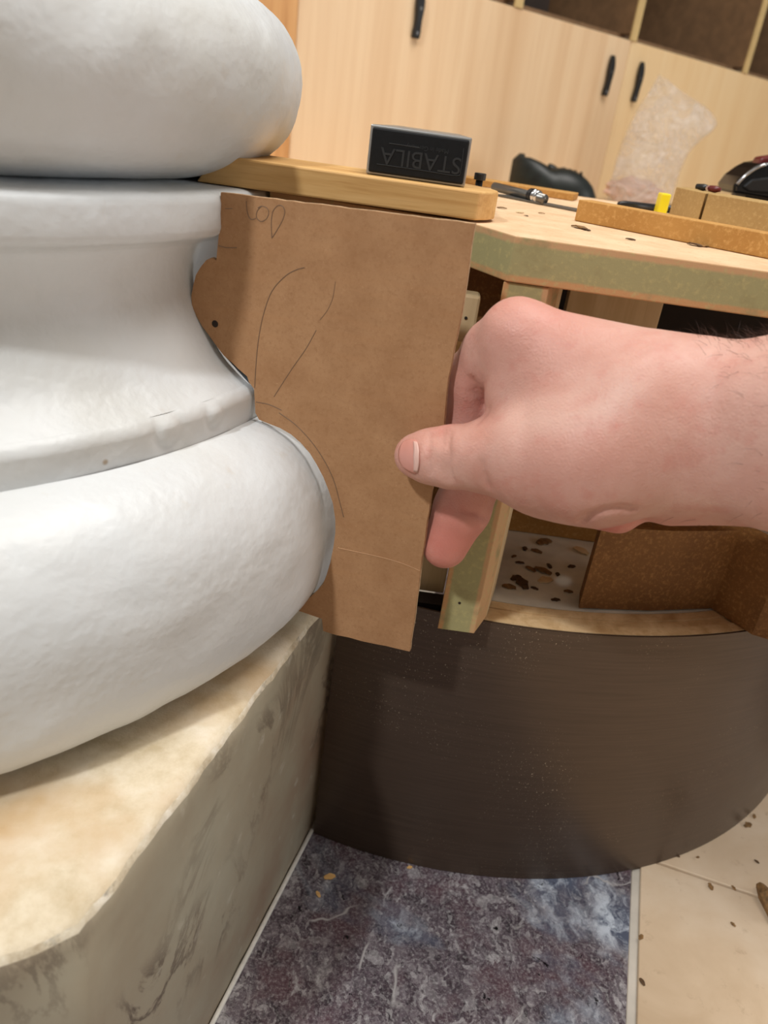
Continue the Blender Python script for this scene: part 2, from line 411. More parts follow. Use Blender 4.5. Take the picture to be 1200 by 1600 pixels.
lathe('lower_fillet', [(.670, -.340), (.677, -.343), (.681, -.349)] + [(.6835, -.354 - .0029 * k) for k in range(15)], MAT['paint'], seg=1000, amp=.0005,
      bumps=((b1.x, b1.y, b1.z, .0062, .0009), (b2.x, b2.y, b2.z, .0075, .0010)))
lathe('lower_torus', arc(.672, -.550, .136, .163, 86, 0, 20, .92)[:-1] + arc(.672, -.550, .136, .163, 0, -89, 22, .76), MAT['paint'], amp=.0012)
lathe('column_shaft', [(.50, .138), (.50, .24), (.47, .28), (.45, .5), (.44, 3.6)], MAT['paint'], seg=96)

def plinth():
    a, b = .79, .57
    loop = [(-b, a), (b, a), (a, b), (a, -b), (b, -a), (-b, -a), (-a, -b), (-a, b)]
    per = []
    for i in range(8):
        p, q = Vector(loop[i]), Vector(loop[(i + 1) % 8]); n = max(4, int((q - p).length / .012))
        for k in range(n): per.append(p.lerp(q, k / n))
    prof = [(0, -1.2975), (0, -1.15), (0, -1.0), (0, -.88), (0, -.80), (0, -.76), (0, -.735), (.002, -.722), (.006, -.714), (.013, -.7095), (.024, -.708), (.045, -.7085), (.08, -.709), (.13, -.71), (.2, -.71), (.32, -.71)]
    v = []; f = []; N = len(per); mi = []
    for k, (ins, z) in enumerate(prof):
        for p in per:
            s = 1 - ins / .79
            q = plan(p.x * s, p.y * s); P = Vector((q.x * D, q.y * D, H + z * D))
            amp = .0013 if 6 <= k <= 9 else (.0008 if k in (5, 10) else .0004)
            nz = Vector((mnoise.noise(P * 60), mnoise.noise(P * 60 + Vector((9, 0, 0))), mnoise.noise(P * 60 + Vector((0, 9, 0))))) * amp
            nz += Vector((mnoise.noise(P * 170), mnoise.noise(P * 170 + Vector((9, 0, 0))), mnoise.noise(P * 170 + Vector((0, 9, 0))))) * amp * .5
            # chipped near corner
            dc = (Vector((P.x, P.y)) - plan(-.57, .79) * D).length
            if 5 <= k <= 10: nz += Vector((0, 0, -1)) * .0045 * math.exp(-(dc / .03) ** 2) + Vector((-.4, .9, 0)) * .004 * math.exp(-(dc / .02) ** 2)
            v.append(P + nz)
    for k in range(len(prof) - 1):
        for i in range(N):
            j = (i + 1) % N; f.append((k * N + i, k * N + j, (k + 1) * N + j, (k + 1) * N + i)); mi.append(0 if k < 7 else (2 if k < 8 else 1))
    f.append(tuple(range((len(prof) - 1) * N, len(prof) * N))); mi.append(1)
    o = obj('plinth', v, f, [MAT['sside'], MAT['stop'], MAT['sedge']], smooth=True)
    o.data.polygons.foreach_set('material_index', mi); under(o, col)
    o['label'] = 'chipped cream and grey stone plinth block'
plinth()

# ------------------------------------------------------------------ curved kick board
KC, KR = Vector((.25, 2.03)), .985
ZK = -.70
kick = setp(empty('curved_kickboard', (KC.x * D, KC.y * D, 0)), 'curved plywood kickboard faced in dark brushed bronze laminate, standing on the floor', 'kickboard')
def kpath(r, n=72, t0=None, t1=64):
    t0 = -math.degrees(math.asin((.25 + .0515) / r)) if t0 is None else t0
    pts = [KC + Vector((math.sin(math.radians(t0 + (t1 - t0) * i / n)), -math.cos(math.radians(t0 + (t1 - t0) * i / n)))) * r for i in range(n + 1)]
    tang = Vector((math.cos(math.radians(t1)), math.sin(math.radians(t1))))
    pts += [pts[-1] + tang * .4, pts[-1] + tang * .9]
    return pts
def shell(ro, ri, z0, z1, t0=None):
    po, pi = kpath(ro, t0=t0), kpath(ri, t0=t0); n = len(po); v = []; f = []
    for a, b in zip(po, pi):
        v += [(a.x * D, a.y * D, z0), (a.x * D, a.y * D, z1), (b.x * D, b.y * D, z1), (b.x * D, b.y * D, z0)]
    for i in range(n - 1):
        for k in range(4): f.append((i * 4 + k, i * 4 + (k + 1) % 4, i * 4 + 4 + (k + 1) % 4, i * 4 + 4 + k))
    f += [(0, 1, 2, 3), tuple((n - 1) * 4 + k for k in (3, 2, 1, 0))]
    return v, f
zk = H + ZK * D
o = obj('laminate_skin', *shell(KR, KR - .004, .0005, zk - .0004), MAT['kick'], smooth=True); under(o, kick)
m = o.modifiers.new('split', 'EDGE_SPLIT'); m.split_angle = math.radians(40)
for i, (ra, rb) in enumerate(((KR - .0042, KR - .026), (KR - .0264, KR - .046), (KR - .0464, KR - .066))):
    o = obj('plywood_layer', *shell(ra, rb, .0005, zk - (0, .0012, .0003)[i], -5.5), MAT['plyedge']); under(o, kick)

# ------------------------------------------------------------------ cabinet carcass pieces
ZW, ZB = -.105, -.160                     # worktop top / underside
cab = setp(empty('cabinet_carcass', (.6 * D, 1.4 * D, zk)), 'unfinished cabinet carcass of brown fibreboard panels standing on the curved kickboard', 'cabinet')
def cpart(name, vf, mat, **k):
    o = obj(name, *vf, mat, **k); return under(o, cab)
def ub(x0, x1, y0, y1, z0, z1): return boxpts(x0 * D, x1 * D, y0 * D, y1 * D, H + z0 * D, H + z1 * D)
def up(poly, z0, z1): return prism([(p[0] * D, p[1] * D) for p in poly], H + z0 * D, H + z1 * D)
gz = m_mdf_green(2, H + ZB * D, H + ZW * D, .16)
cpart('worktop_board', up([(.112, 1.0), (2.6, 1.0), (2.6, 2.05), (-.02, 2.05), (-.02, 1.62), (-.17, 1.36), (-.212, 1.22), (-.217, 1.13), (.0656, 1.075)], ZB, ZW), [gz, MAT['worktop']], bevel=.0006)
wt = [o for o in cab.children if o.name.startswith('worktop')][0]
for p in wt.data.polygons:
    if p.normal.z > .9: p.material_index = 1
# dark brown side panel behind the template and inner panels
cpart('side_panel', up([(.03, 1.19), (.15, 1.12), (.16, 1.15), (.04, 1.22)], -.60, ZB), MAT['brown'])
cpart('back_panel', ub(-.02, 2.6, 1.98, 2.02, ZK, ZB), MAT['dark'])  # its dark colour stands in for the shade under the worktop
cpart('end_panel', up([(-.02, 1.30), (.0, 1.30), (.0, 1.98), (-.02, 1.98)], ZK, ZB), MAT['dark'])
arc_ = [KC + Vector((math.sin(math.radians(t)), -math.cos(math.radians(t)))) * .916 for t in range(-4, 50, 3)]
o = obj('base_board', *up([tuple(p) for p in arc_] + [(.95, 1.75), (.19, 1.75)], ZK - .027, ZK - .002), MAT['whiteboard']); under(o, kick); o['label'] = 'white base board littered with wood shavings'
under(obj('dark_gap_filler', *ub(-.02, .162, 1.078, 1.112, ZK - .09, ZK - .002), MAT['dark']), kick)  # added filler, coloured dark so the gap left of the post reads as shade
cpart('back_rail', ub(.02, .62, 1.385, 1.43, ZK - .001, ZK + .040), MAT['strip'], bevel=.0005)
cpart('inner_upright', up([(.27, 1.40), (.43, 1.38), (.435, 1.43), (.275, 1.45)], -.42, ZB - .001), MAT['beige'], bevel=.0006)
# brown divider standing on the kickboard, swinging out to the right
pth = [Vector((.95, 1.02)), Vector((.652, 1.118)), Vector((.604, 1.186)), Vector((.48, 1.148)), Vector((.354, 1.125))]
zlow = [ZK + .001] * 5; PT = -.54
v = []
for off in (Vector((0, 0)), Vector((.01, .05))):
    for p_, z_ in zip(pth, zlow): v.append(U(p_.x + off.x, p_.y + off.y, z_))
    for p_ in pth[::-1]: v.append(U(p_.x + off.x, p_.y + off.y, PT))
f = [(0, 1, 8, 9), (1, 2, 7, 8), (2, 3, 6, 7), (3, 4, 5, 6), (10, 11, 18, 19), (11, 12, 17, 18), (12, 13, 16, 17), (13, 14, 15, 16)]
f += [(i, (i + 1) % 10, 10 + (i + 1) % 10, 10 + i) for i in range(10)]
cpart('divider_panel', (v, f), MAT['brown'])
cpart('rail_block', up([(.055, 1.12), (.12, 1.12), (.12, 1.16), (.055, 1.16)], -.705, -.615), MAT['beige'], bevel=.0008)
blk = cpart('corner_block', up([(.058, 1.075), (.091, 1.075), (.091, 1.11), (.058, 1.11)], -.262, -.196), MAT['beige'], bevel=.0015)
s = at(728, 497, 1.074 * D); o = obj('screw_head', *tube([s, s + Vector((0, .001, 0))], .0008, 8), MAT['screw']); under(o, cab)
# front post: green-core batten with a pale side strip
px0, px1 = .109, .167
gx = m_mdf_green(0, px0 * D, px1 * D, .13)
post = setp(empty('front_post', (.14 * D, 1.05 * D, zk)), 'green-core fibreboard upright under the worktop edge, right behind the pinching fingers', 'post')
def quadwall(p0, p1, z0, z1, ov=0): pass
o = obj('green_batten', *up([(px0, 1.004), (px1, 1.004), (px1 + .022, 1.055), (px0 + .010, 1.055)], ZK + .002, ZB - .001), gx, bevel=.0005); under(o, post)
o = obj('side_strip', *up([(px1 + .0225, 1.0555), (px1 + .044, 1.150), (px1 - .03, 1.150), (px0 + .012, 1.0555)], ZK + .002, ZB - .001), MAT['beige'], bevel=.0004); under(o, post)
s = at(718, 942, 1.004 * D); o = obj('screw_hole', *tube([s, s + Vector((0, -.0003, 0))], .0008, 8), MAT['hole']); under(o, post)

# ------------------------------------------------------------------ cardboard template
YC = 1.0
CSL = -.252                              # the board is turned a little, its right edge nearer
def atc(px, py, off=0.0):                # point on the template's plane, off behind it
    d = ray(px, py); X0, Y0 = -.252 * D, D + off
    t = (Y0 - CSL * X0) / (d.y - CSL * d.x); return d * t + Vector((0, 0, H))
CN = Vector((-CSL, 1, 0)).normalized()   # away from the camera
outline = [(345, 301), (742, 350), (734, 400), (725, 465), (713, 530), (700, 592), (692, 690), (674, 770), (664, 840), (655, 905), (640, 1018),
           (618, 1013), (590, 1007), (566, 1002), (545, 996), (524, 992), (505, 986), (503, 967), (480, 959), (459, 952), (474, 941), (492, 928), (504, 915), (510, 900), (516, 880), (521, 855),
           (524, 832), (524, 812), (520, 786), (513, 765), (505, 745), (495, 726), (484, 708), (470, 692), (455, 679), (438, 669), (420, 662), (405, 656), (399, 645), (398, 625), (397, 608), (389, 597), (386, 588),
           (372, 576), (362, 566), (350, 556), (340, 543), (328, 526), (316, 510), (307, 494), (300, 478), (299, 462), (302, 446), (306, 430), (313, 418), (322, 407), (331, 403), (338, 407), (340, 385), (342, 365), (344, 335)]
card = setp(empty('cardboard_template', atc(620, 700)), 'brown cardboard template with a cut profile and pencil marks, pinched between thumb and finger', 'template')
def sheet(pts, Y0, Y1):
    a = [at(x, y, Y0) for x, y in pts]; sh = Vector((0, Y1 - Y0, 0)); n = len(a)
    v = a + [p + sh for p in a]
    return v, [tuple(range(n)), tuple(range(2 * n - 1, n - 1, -1))] + [(i, (i + 1) % n, n + (i + 1) % n, n + i) for i in range(n)]
def densify(pts):
    out = []
    for i, p in enumerate(pts):
        q = pts[(i + 1) % len(pts)]; L = math.hypot(q[0] - p[0], q[1] - p[1]); n = max(1, int(L / 14))
        for k in range(n): out.append((p[0] + (q[0] - p[0]) * k / n + (random.uniform(-.7, .7) if k else 0), p[1] + (q[1] - p[1]) * k / n + (random.uniform(-.7, .7) if k else 0)))
    return out
dense = densify(outline)
def csheet(pts, o0, o1):
    a = [atc(x, y) + CN * o0 for x, y in pts]; n = len(a); v = a + [p + CN * (o1 - o0) for p in a]
    return v, [tuple(range(n)), tuple(range(2 * n - 1, n - 1, -1))] + [(i, (i + 1) % n, n + (i + 1) % n, n + i) for i in range(n)]
o = obj('front_liner', *csheet(dense, 0, .0007), MAT['card']); under(o, card)
o = obj('corrugated_core', *csheet([(x + (.5 if x > 600 else -.6), y - .6) for x, y in dense], .0007, .0028), MAT['cut']); under(o, card)
def pline(name, pts, r=.00020, mat='pencil', n=6):
    P = [atc(x, y) - CN * .00002 for x, y in pts]
    o = obj(name, *tube(spline(P, n), r, 5), MAT[mat]); under(o, card); return o
pline('pencil_mark', [(352, 326), (363, 326)]); pline('pencil_mark', [(342, 384), (354, 387), (370, 387)])
pline('pencil_letter', [(385, 314), (386, 328), (389, 339), (394, 343), (400, 341)])
pline('pencil_letter', [(409, 322), (402, 330), (401, 340), (408, 346), (416, 342), (420, 333), (417, 325), (409, 322), (403, 325)])
pline('pencil_letter', [(425, 372), (424, 350), (426, 332), (433, 322), (441, 322), (445, 331), (441, 345), (432, 361), (425, 372)])
pline('pencil_curve', [(398, 606), (400, 570), (404, 530), (412, 490), (425, 455), (445, 432), (462, 422), (476, 418)], .00022)
pline('pencil_curve', [(524, 440), (520, 465), (512, 484), (500, 500)], .00014)
pline('pencil_curve', [(494, 516), (478, 545), (455, 578), (428, 620)], .00018)
pline('pencil_curve', [(400, 628), (420, 632), (440, 641)], .00022)
pline('pencil_curve', [(436, 645), (462, 664), (488, 692), (508, 722), (522, 752), (531, 785), (537, 808)], .00022)
pline('fold_line', [(528, 856), (560, 863), (600, 872), (630, 881), (656, 892)], .0003, 'fold')
s = atc(336, 506) - CN * .0001; o = obj('nail_hole', *tube([s, s + CN * .0004], .0017, 12), MAT['hole']); under(o, card)
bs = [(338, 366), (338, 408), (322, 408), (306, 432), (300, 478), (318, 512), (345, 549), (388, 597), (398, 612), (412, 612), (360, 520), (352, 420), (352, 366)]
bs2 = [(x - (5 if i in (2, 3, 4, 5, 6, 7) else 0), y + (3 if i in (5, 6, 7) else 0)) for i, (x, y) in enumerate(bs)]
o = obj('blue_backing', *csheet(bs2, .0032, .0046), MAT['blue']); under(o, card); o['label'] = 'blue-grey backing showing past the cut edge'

# ------------------------------------------------------------------ oak board
YO = 1.08
zb = H - .1018 * D; zt = H - .0665 * D
def oakboard():
    tl, tr = at(338, 247, YO * D), at(752, 299, YO * D); bl, br = at(306, 290, YO * D), at(746, 349, YO * D)
    x0t, x0b, x1 = tl.x, bl.x, tr.x
    back_ = YO * D + .055
    # plan outline, left end bevelled back and right end rounded
    def ring(z, x0):
        pts = [(x0, YO * D), (x1 - .0005, YO * D)]
        ex = [(x1 + .0025, YO * D + .004), (x1 + .0065, YO * D + .010), (x1 + .0095, YO * D + .018), (x1 + .010, YO * D + .026), (x1 + .007, YO * D + .036), (x1, YO * D + .045), (x1 - .012, YO * D + .053)]
        return [Vector((x, y, z)) for x, y in pts + ex + [(x0 + .012, back_)]]
    zs = [(zb, x0b), (zt, x0t)]
    A = ring(*zs[0]); B = ring(*zs[1]); n = len(A)
    f = [tuple(range(n)), tuple(range(2 * n - 1, n - 1, -1))] + [(i, (i + 1) % n, n + (i + 1) % n, n + i) for i in range(n)]
    o = obj('oak_board', A + B, f, MAT['oak'], bevel=.0009)
    setp(o, 'short planed oak board with a rounded end, wedged under the upper torus of the column', 'board')
oakboard()

# ------------------------------------------------------------------ spirit level on the oak
YL = 1.115
def level():
    a, b, c, d = at(577, 196, YL * D), at(735, 214, YL * D), at(730, 288, YL * D), at(574, 270, YL * D)
    x0, x1 = (a.x + d.x) / 2, (b.x + c.x) / 2; z0 = zt + .0002; z1 = H - .0062 * D
    L = setp(empty('spirit_level', ((x0 + x1) / 2, YL * D, z0)), 'spirit level end with a black rubber cap standing on the oak board', 'spirit level')
    y0 = YL * D
    def sec(y, i):                                   # section at depth y following the sight lines a little
        k = (y - y0) * .0
        return [(x0 + i + k, y, z0 + i), (x1 - i + k, y, z0 + i), (x1 - i + k, y, z1 - i), (x0 + i + k, y, z1 - i)]
    v = sec(y0 + .0005, 0) + sec(y0 + .24, 0); f = [(0, 1, 2, 3), (7, 6, 5, 4)] + [(i, (i + 1) % 4, 4 + (i + 1) % 4, 4 + i) for i in range(4)]
    under(obj('aluminium_body', v, f, MAT['alu'], bevel=.0006), L)
    v = sec(y0 - .0012, .0011) + sec(y0 + .0004, .0011)
    cap = under(obj('rubber_cap', v, f, MAT['rubber'], bevel=.0012), L)
    # raised frame and lettering, upside down
    def pt(u, w, off=.0013): return Vector((x0 + (x1 - x0) * u, y0 - off, z1 - (z1 - z0) * w))
    fr = [pt(.93, .22), pt(.935, .66), pt(.90, .78), pt(.6, .775), pt(.1, .77)]
    under(obj('raised_line', *tube(spline(fr, 5), .00022, 5), MAT['emboss']), cap)
    under(obj('raised_line', *tube([pt(.20, .33), pt(.50, .33)], .00018, 5), MAT['emboss']), cap)
    def text(s, u, w, size, ext):
        cu = bpy.data.curves.new('t', 'FONT'); cu.body = s; cu.size = size; cu.extrude = ext; cu.align_x = 'CENTER'; cu.align_y = 'CENTER'
        t = bpy.data.objects.new('t', cu); COL.objects.link(t)
        dg = bpy.context.evaluated_depsgraph_get(); me = bpy.data.meshes.new_from_object(t.evaluated_get(dg)); bpy.data.objects.remove(t)
        o = bpy.data.objects.new('raised_lettering', me); COL.objects.link(o); me.materials.append(MAT['emboss'])
        # text lies in XY; stand it up facing -Y and turn it upside down
        mat = Matrix.Translation(pt(u, w)) @ Matrix.Rotation(math.pi, 4, 'Y') @ Matrix.Rotation(math.radians(90), 4, 'X')
        me.transform(mat); under(o, cap)
    text('STABILA', .53, .57, .0105, .0002); text('Made in Germany', .58, .33, .0028, .0001)
level()

# ------------------------------------------------------------------ things on the worktop
zw = H + ZW * D
def wz(px, py): return atz(px, py, zw)
pA, pB = wz(897, 345), wz(1200, 405); dirn = (pB - pA).normalized(); pE = pA + dirn * .30
hgt = at(900, 311, pA.y).z - zw
o = obj('fibreboard_strip', *obox(pA, pE, .016, zw + .0002, zw + hgt), MAT['strip'], bevel=.0005)
setp(o, 'long golden fibreboard strip lying across the worktop', 'strip')
def block(name, pts, z0, z1, mat, label):
    o = obj(name, *prism(pts, z0, z1), mat, bevel=.0006); return setp(o, label, 'offcut')
yb = 1.62 * D
q0, q1, q2 = at(1050, 318, yb), at(1098, 325, yb * .93), at(1200, 345, yb * .87)
ztop = H - .043 * D
nb = Vector((.02, .06))
block('board_offcut', [(q0.x, q0.y), (q1.x - .0008, q1.y), (q1.x + .022, q1.y + .040), (q0.x + .022, q0.y + .040)], zw + .0002, ztop, MAT['olive'], 'small brown board offcut with a slanted end, left of the longer olive one')
dq = (Vector((q2.x, q2.y)) - Vector((q1.x, q1.y))).normalized() * .16
block('board_offcut', [(q1.x + .0008, q1.y), (q1.x + dq.x, q1.y + dq.y), (q1.x + dq.x + .022, q1.y + dq.y + .040), (q1.x + .0235, q1.y + .040)], zw + .0002, ztop, MAT['olive'], 'long olive board offcut behind the golden strip at the right edge')
# marker pen
p, q = atz(966, 318, zw + .0028), atz(1045, 327, zw + .0028)
pen = setp(empty('marker_pen', ((p.x + q.x) / 2, p.y, zw)), 'black marker pen lying behind the golden strip', 'pen')
d_ = (q - p).normalized()
under(obj('barrel', *tube([p, p + d_ * .003, p + d_ * .006, q - d_ * .005], .003, 12, taper=[.0014, .0022, .0027, .0027]), MAT['black'], smooth=True), pen)
under(obj('ring', *tube([q - d_ * .005, q - d_ * .004], .0028, 12), MAT['alu']), pen)
under(obj('cap', *tube([q - d_ * .004, q + d_ * .006, q + d_ * .007], .003, 12, taper=[.003, .003, .0018]), MAT['black'], smooth=True), pen)
a = at(1031, 317, 1.80 * D); b = at(1050, 304, 1.80 * D)
o = obj('yellow_tab', *boxpts(a.x, b.x, a.y, a.y + .012, zw + .0002, b.z), MAT['yellow'], bevel=.001); setp(o, 'small bright yellow plastic piece beside the black pen', 'plastic piece')
# clamp rod with chrome bolt
p, q = at(772, 296, 1.72 * D), at(856, 316, 1.56 * D)
rod = setp(empty('clamp_rod', ((p.x + q.x) / 2, (p.y + q.y) / 2, zw)), 'grey steel rod with a chrome bolt lying on the back of the worktop', 'rod')
p.z = zw + .0045; q.z = zw + .0040; d_ = (q - p).normalized()
under(obj('bar', *tube([p, q - d_ * .004], .0032, 12), MAT['steel'], smooth=True), rod)
e = at(833, 309, 1.60 * D); e.z = zw + .0046
under(obj('collar', *tube([e - d_ * .003, e + d_ * .001], .0046, 14), MAT['black']), rod)
under(obj('bolt', *tube([e + d_ * .0012, e + d_ * .003, e + d_ * .0034, e + d_ * .005, e + d_ * .0065], .004, 14, taper=[.0044, .0044, .0024, .0044, .0036]), MAT['chrome'], smooth=True), rod)
s0, s1 = at(776, 309, 1.64 * D), at(902, 330, 1.52 * D)
s0.z = s1.z = zw
o = obj('steel_rule', *obox(s0, s1, .012, zw + .0002, zw + .0016), MAT['steel'], bevel=.0003); setp(o, 'flat grey steel bar in front of the rod and chrome bolt', 'bar')
s0, s1 = at(700, 276, 1.90 * D), at(896, 308, 1.82 * D)
ztb = at(800, 288, 1.86 * D).z
o = obj('wood_batten', *obox(s0, s1, .03, zw + .0002, max(ztb, zw + .003)), MAT['strip'], bevel=.0006); setp(o, 'brown wooden batten along the back edge of the worktop', 'batten')
# small black knob behind the oak
c = at(750, 277, 1.42 * D)
kn = setp(empty('black_knob', (c.x, c.y, zw)), 'small black screw knob standing just past the rounded oak end', 'knob')
zk1 = at(748, 270, 1.42 * D).z
under(obj('shank', *tube([(c.x, c.y, zw), (c.x, c.y, zk1 - .004)], .0022, 12), MAT['black'], smooth=True), kn)
under(obj('head', *tube([(c.x, c.y, zk1 - .004), (c.x, c.y, zk1)], .0036, 14), MAT['black'], bevel=.0005), kn)
# shavings
def chip(loc, s, mat, label, group, cat='wood shaving', flat=.25):
    n = 7; v = []; f = []
    ang = random.uniform(0, 6.28); 
    for i in range(n):
        t = i / (n - 1) - .5; r = s * (.24 + .12 * random.random()) * (1 - abs(t) * 1.1)
        cx, cy = math.cos(ang) * t * s, math.sin(ang) * t * s; nx, ny = -math.sin(ang), math.cos(ang); cz = s * flat * (.25 - t * t) * random.uniform(.6, 1.4)
        v += [(loc[0] + cx + nx * r, loc[1] + cy + ny * r, loc[2] + max(cz, 0) + .0002), (loc[0] + cx - nx * r, loc[1] + cy - ny * r, loc[2] + max(0, cz * .5) + .0002),
              (loc[0] + cx - nx * r, loc[1] + cy - ny * r, loc[2] + max(0, cz * .5) + .0002 + s * .07), (loc[0] + cx + nx * r, loc[1] + cy + ny * r, loc[2] + max(cz, 0) + .0002 + s * .07)]
    for i in range(n - 1):
        for k in range(4): f.append((i * 4 + k, i * 4 + (k + 1) % 4, i * 4 + 4 + (k + 1) % 4, i * 4 + 4 + k))
    f += [(0, 1, 2, 3), tuple((n - 1) * 4 + k for k in (3, 2, 1, 0))]
    o = obj('wood_shaving', v, f, MAT[mat], smooth=False); setp(o, label, cat, group); return o
for px, py, s in ((784, 326, .006), (812, 333, .005), (822, 338, .003), (846, 334, .004), (905, 357, .010), (915, 360, .006), (985, 375, .005), (1085, 384, .009), (1100, 386, .006)):
    l = wz(px, py); chip((l.x, l.y, zw), s, random.choice(['chip', 'beige', 'chipd']), 'curled wood shaving lying on the worktop', 'shavings on the worktop')
zbse = H + (ZK - .002) * D
for px, py, s, mm in ((850, 848, .013, 'chip'), (908, 862, .012, 'beige'), (838, 862, .008, 'chip'), (848, 893, .012, 'chip'), (852, 908, .011, 'beige'), (815, 912, .014, 'chipd'), (806, 904, .009, 'chipd'), (795, 918, .009, 'chip'),
                      (820, 858, .006, 'chipd'), (829, 890, .008, 'chip'), (871, 898, .005, 'chipd'), (893, 886, .006, 'chipd'), (888, 925, .006, 'chip'), (868, 938, .006, 'chipd'), (812, 880, .006, 'chipd'), (803, 870, .005, 'chip'), (858, 885, .006, 'chipd'), (835, 920, .005, 'chipd')):
    l = atz(px, py, zbse); chip((l.x, l.y, zbse), s, mm, 'wood shaving on the white base board inside the cabinet', 'shavings inside the cabinet')
for px, py, s, mm in ((1058, 1338, .004, 'chipd'), (1110, 1386, .006, 'chip'), (1146, 1388, .004, 'chip'), (1182, 1347, .004, 'chipd'), (1001, 1465, .005, 'chip'), (1003, 1535, .005, 'chipd'), (1145, 1445, .004, 'chip'), (1090, 1340, .003, 'chip'), (1168, 1290, .008, 'chip'), (1178, 1276, .005, 'chip')):
    l = atz(px, py, 0); chip((l.x, l.y, 0.0002), s, mm, 'wood crumb on the cream floor tiles', 'crumbs on the cream tiles', 'wood crumb')
l = atz(515, 1371, 0); chip((l.x, l.y, .0002), .008, 'oak', 'yellow wood crumb on the purple marble near the plinth corner', None, 'wood crumb')
l = atz(497, 1398, 0); chip((l.x, l.y, .0002), .005, 'oak', 'smaller yellow wood crumb on the purple marble, nearer the plinth', None, 'wood crumb')
l = atz(640, 1356, 0); chip((l.x, l.y, .0002), .004, 'oak', 'tiny wood crumb on marble at the foot of the kickboard', None, 'wood crumb')
p, q = atz(1186, 1385, .004), atz(1212, 1440, .004)
o = obj('wood_splinter', *tube([p, p.lerp(q, .35) + Vector((0, 0, .002)), q], .005, 6, taper=[.003, .0058, .004]), MAT['chip']); o.location.z += .0012; setp(o, 'brown wood splinter lying on the cream tiles at the right edge', 'splinter')

# ------------------------------------------------------------------ black tool and small hand tool at right
ty = 2.3 * D
tool = setp(empty('power_tool', at(1190, 300, ty)), 'black glossy power tool with a silver edge at the right end of the worktop', 'tool')
pts = [(1146, 303), (1147, 290), (1158, 276), (1176, 263), (1190, 256), (1230, 250), (1290, 262), (1290, 322), (1200, 312)]
v, f = sheet(pts, ty, ty + .05); under(obj('body', v, f, MAT['blackg'], bevel=.003, seg=3), tool)
under(obj('silver_edge', *tube(spline([at(1152, 288, ty - .0012), at(1163, 276, ty - .0012), at(1180, 264, ty - .0012), at(1196, 257, ty - .0012)], 4), .0016, 8), MAT['chrome'], smooth=True), tool)
under(obj('grip_panel', *sheet([(1160, 292), (1175, 280), (1215, 276), (1260, 282), (1255, 306), (1170, 300)], ty - .002, ty + .003), MAT['black'], bevel=.0015), tool)
z_ = at(1200, 312, ty).z
under(obj('tool_foot', *boxpts(at(1170, 300, ty).x, at(1270, 300, ty).x, ty + .005, ty + .045, zw + .0002, z_ + .004), MAT['black']), tool)
under(obj('trigger_housing', *sheet([(1184, 258), (1190, 246), (1230, 240), (1235, 256)], ty + .01, ty + .03), MAT['red'], bevel=.002), tool)
p, q = atz(1088, 291, ztop + .0022), atz(1126, 297, ztop + .0022)
pl = setp(empty('hand_tool', ((p.x + q.x) / 2, p.y, zw)), 'small black and dark red hand tool lying on top of the offcuts', 'hand tool')
under(obj('handle', *tube([p, p.lerp(q, .3), p.lerp(q, .5)], .002, 10, taper=[.0016, .0022, .0016]), MAT['black'], smooth=True), pl)
under(obj('pivot', *tube([p.lerp(q, .45) + Vector((0, -.002, 0)), p.lerp(q, .45) + Vector((0, .002, 0))], .0018, 10), MAT['chrome']), pl)
under(obj('grip', *tube([p.lerp(q, .5), p.lerp(q, .8), q], .002, 10, taper=[.0018, .0022, .0012]), MAT['red'], smooth=True), pl)

# ------------------------------------------------------------------ bench, cabinets behind
ZBN = -.105                                # bench top below the camera, metres
bench = setp(empty('low_bench', (.4, 1.2, 0)), 'low plywood bench in front of the far cabinets, carrying the shoe and plastic bag', 'bench')
bp = [tuple(WP(-.62, -.008)), tuple(WP(-.50, -.45)), tuple(WP(2.2, -.65)), tuple(WP(2.2, -.008))]
under(obj('bench_top', *prism(bp, H + ZBN - .018, H + ZBN), MAT['ply2'], bevel=.001), bench)
for t, dd in ((-.5, -.08), (-.44, -.42), (2.1, -.08), (2.1, -.58), (.6, -.08), (.6, -.48)):
    under(wbox('leg', t, t + .04, dd, dd + .04, -H, ZBN - .0185, MAT['ply']), bench)

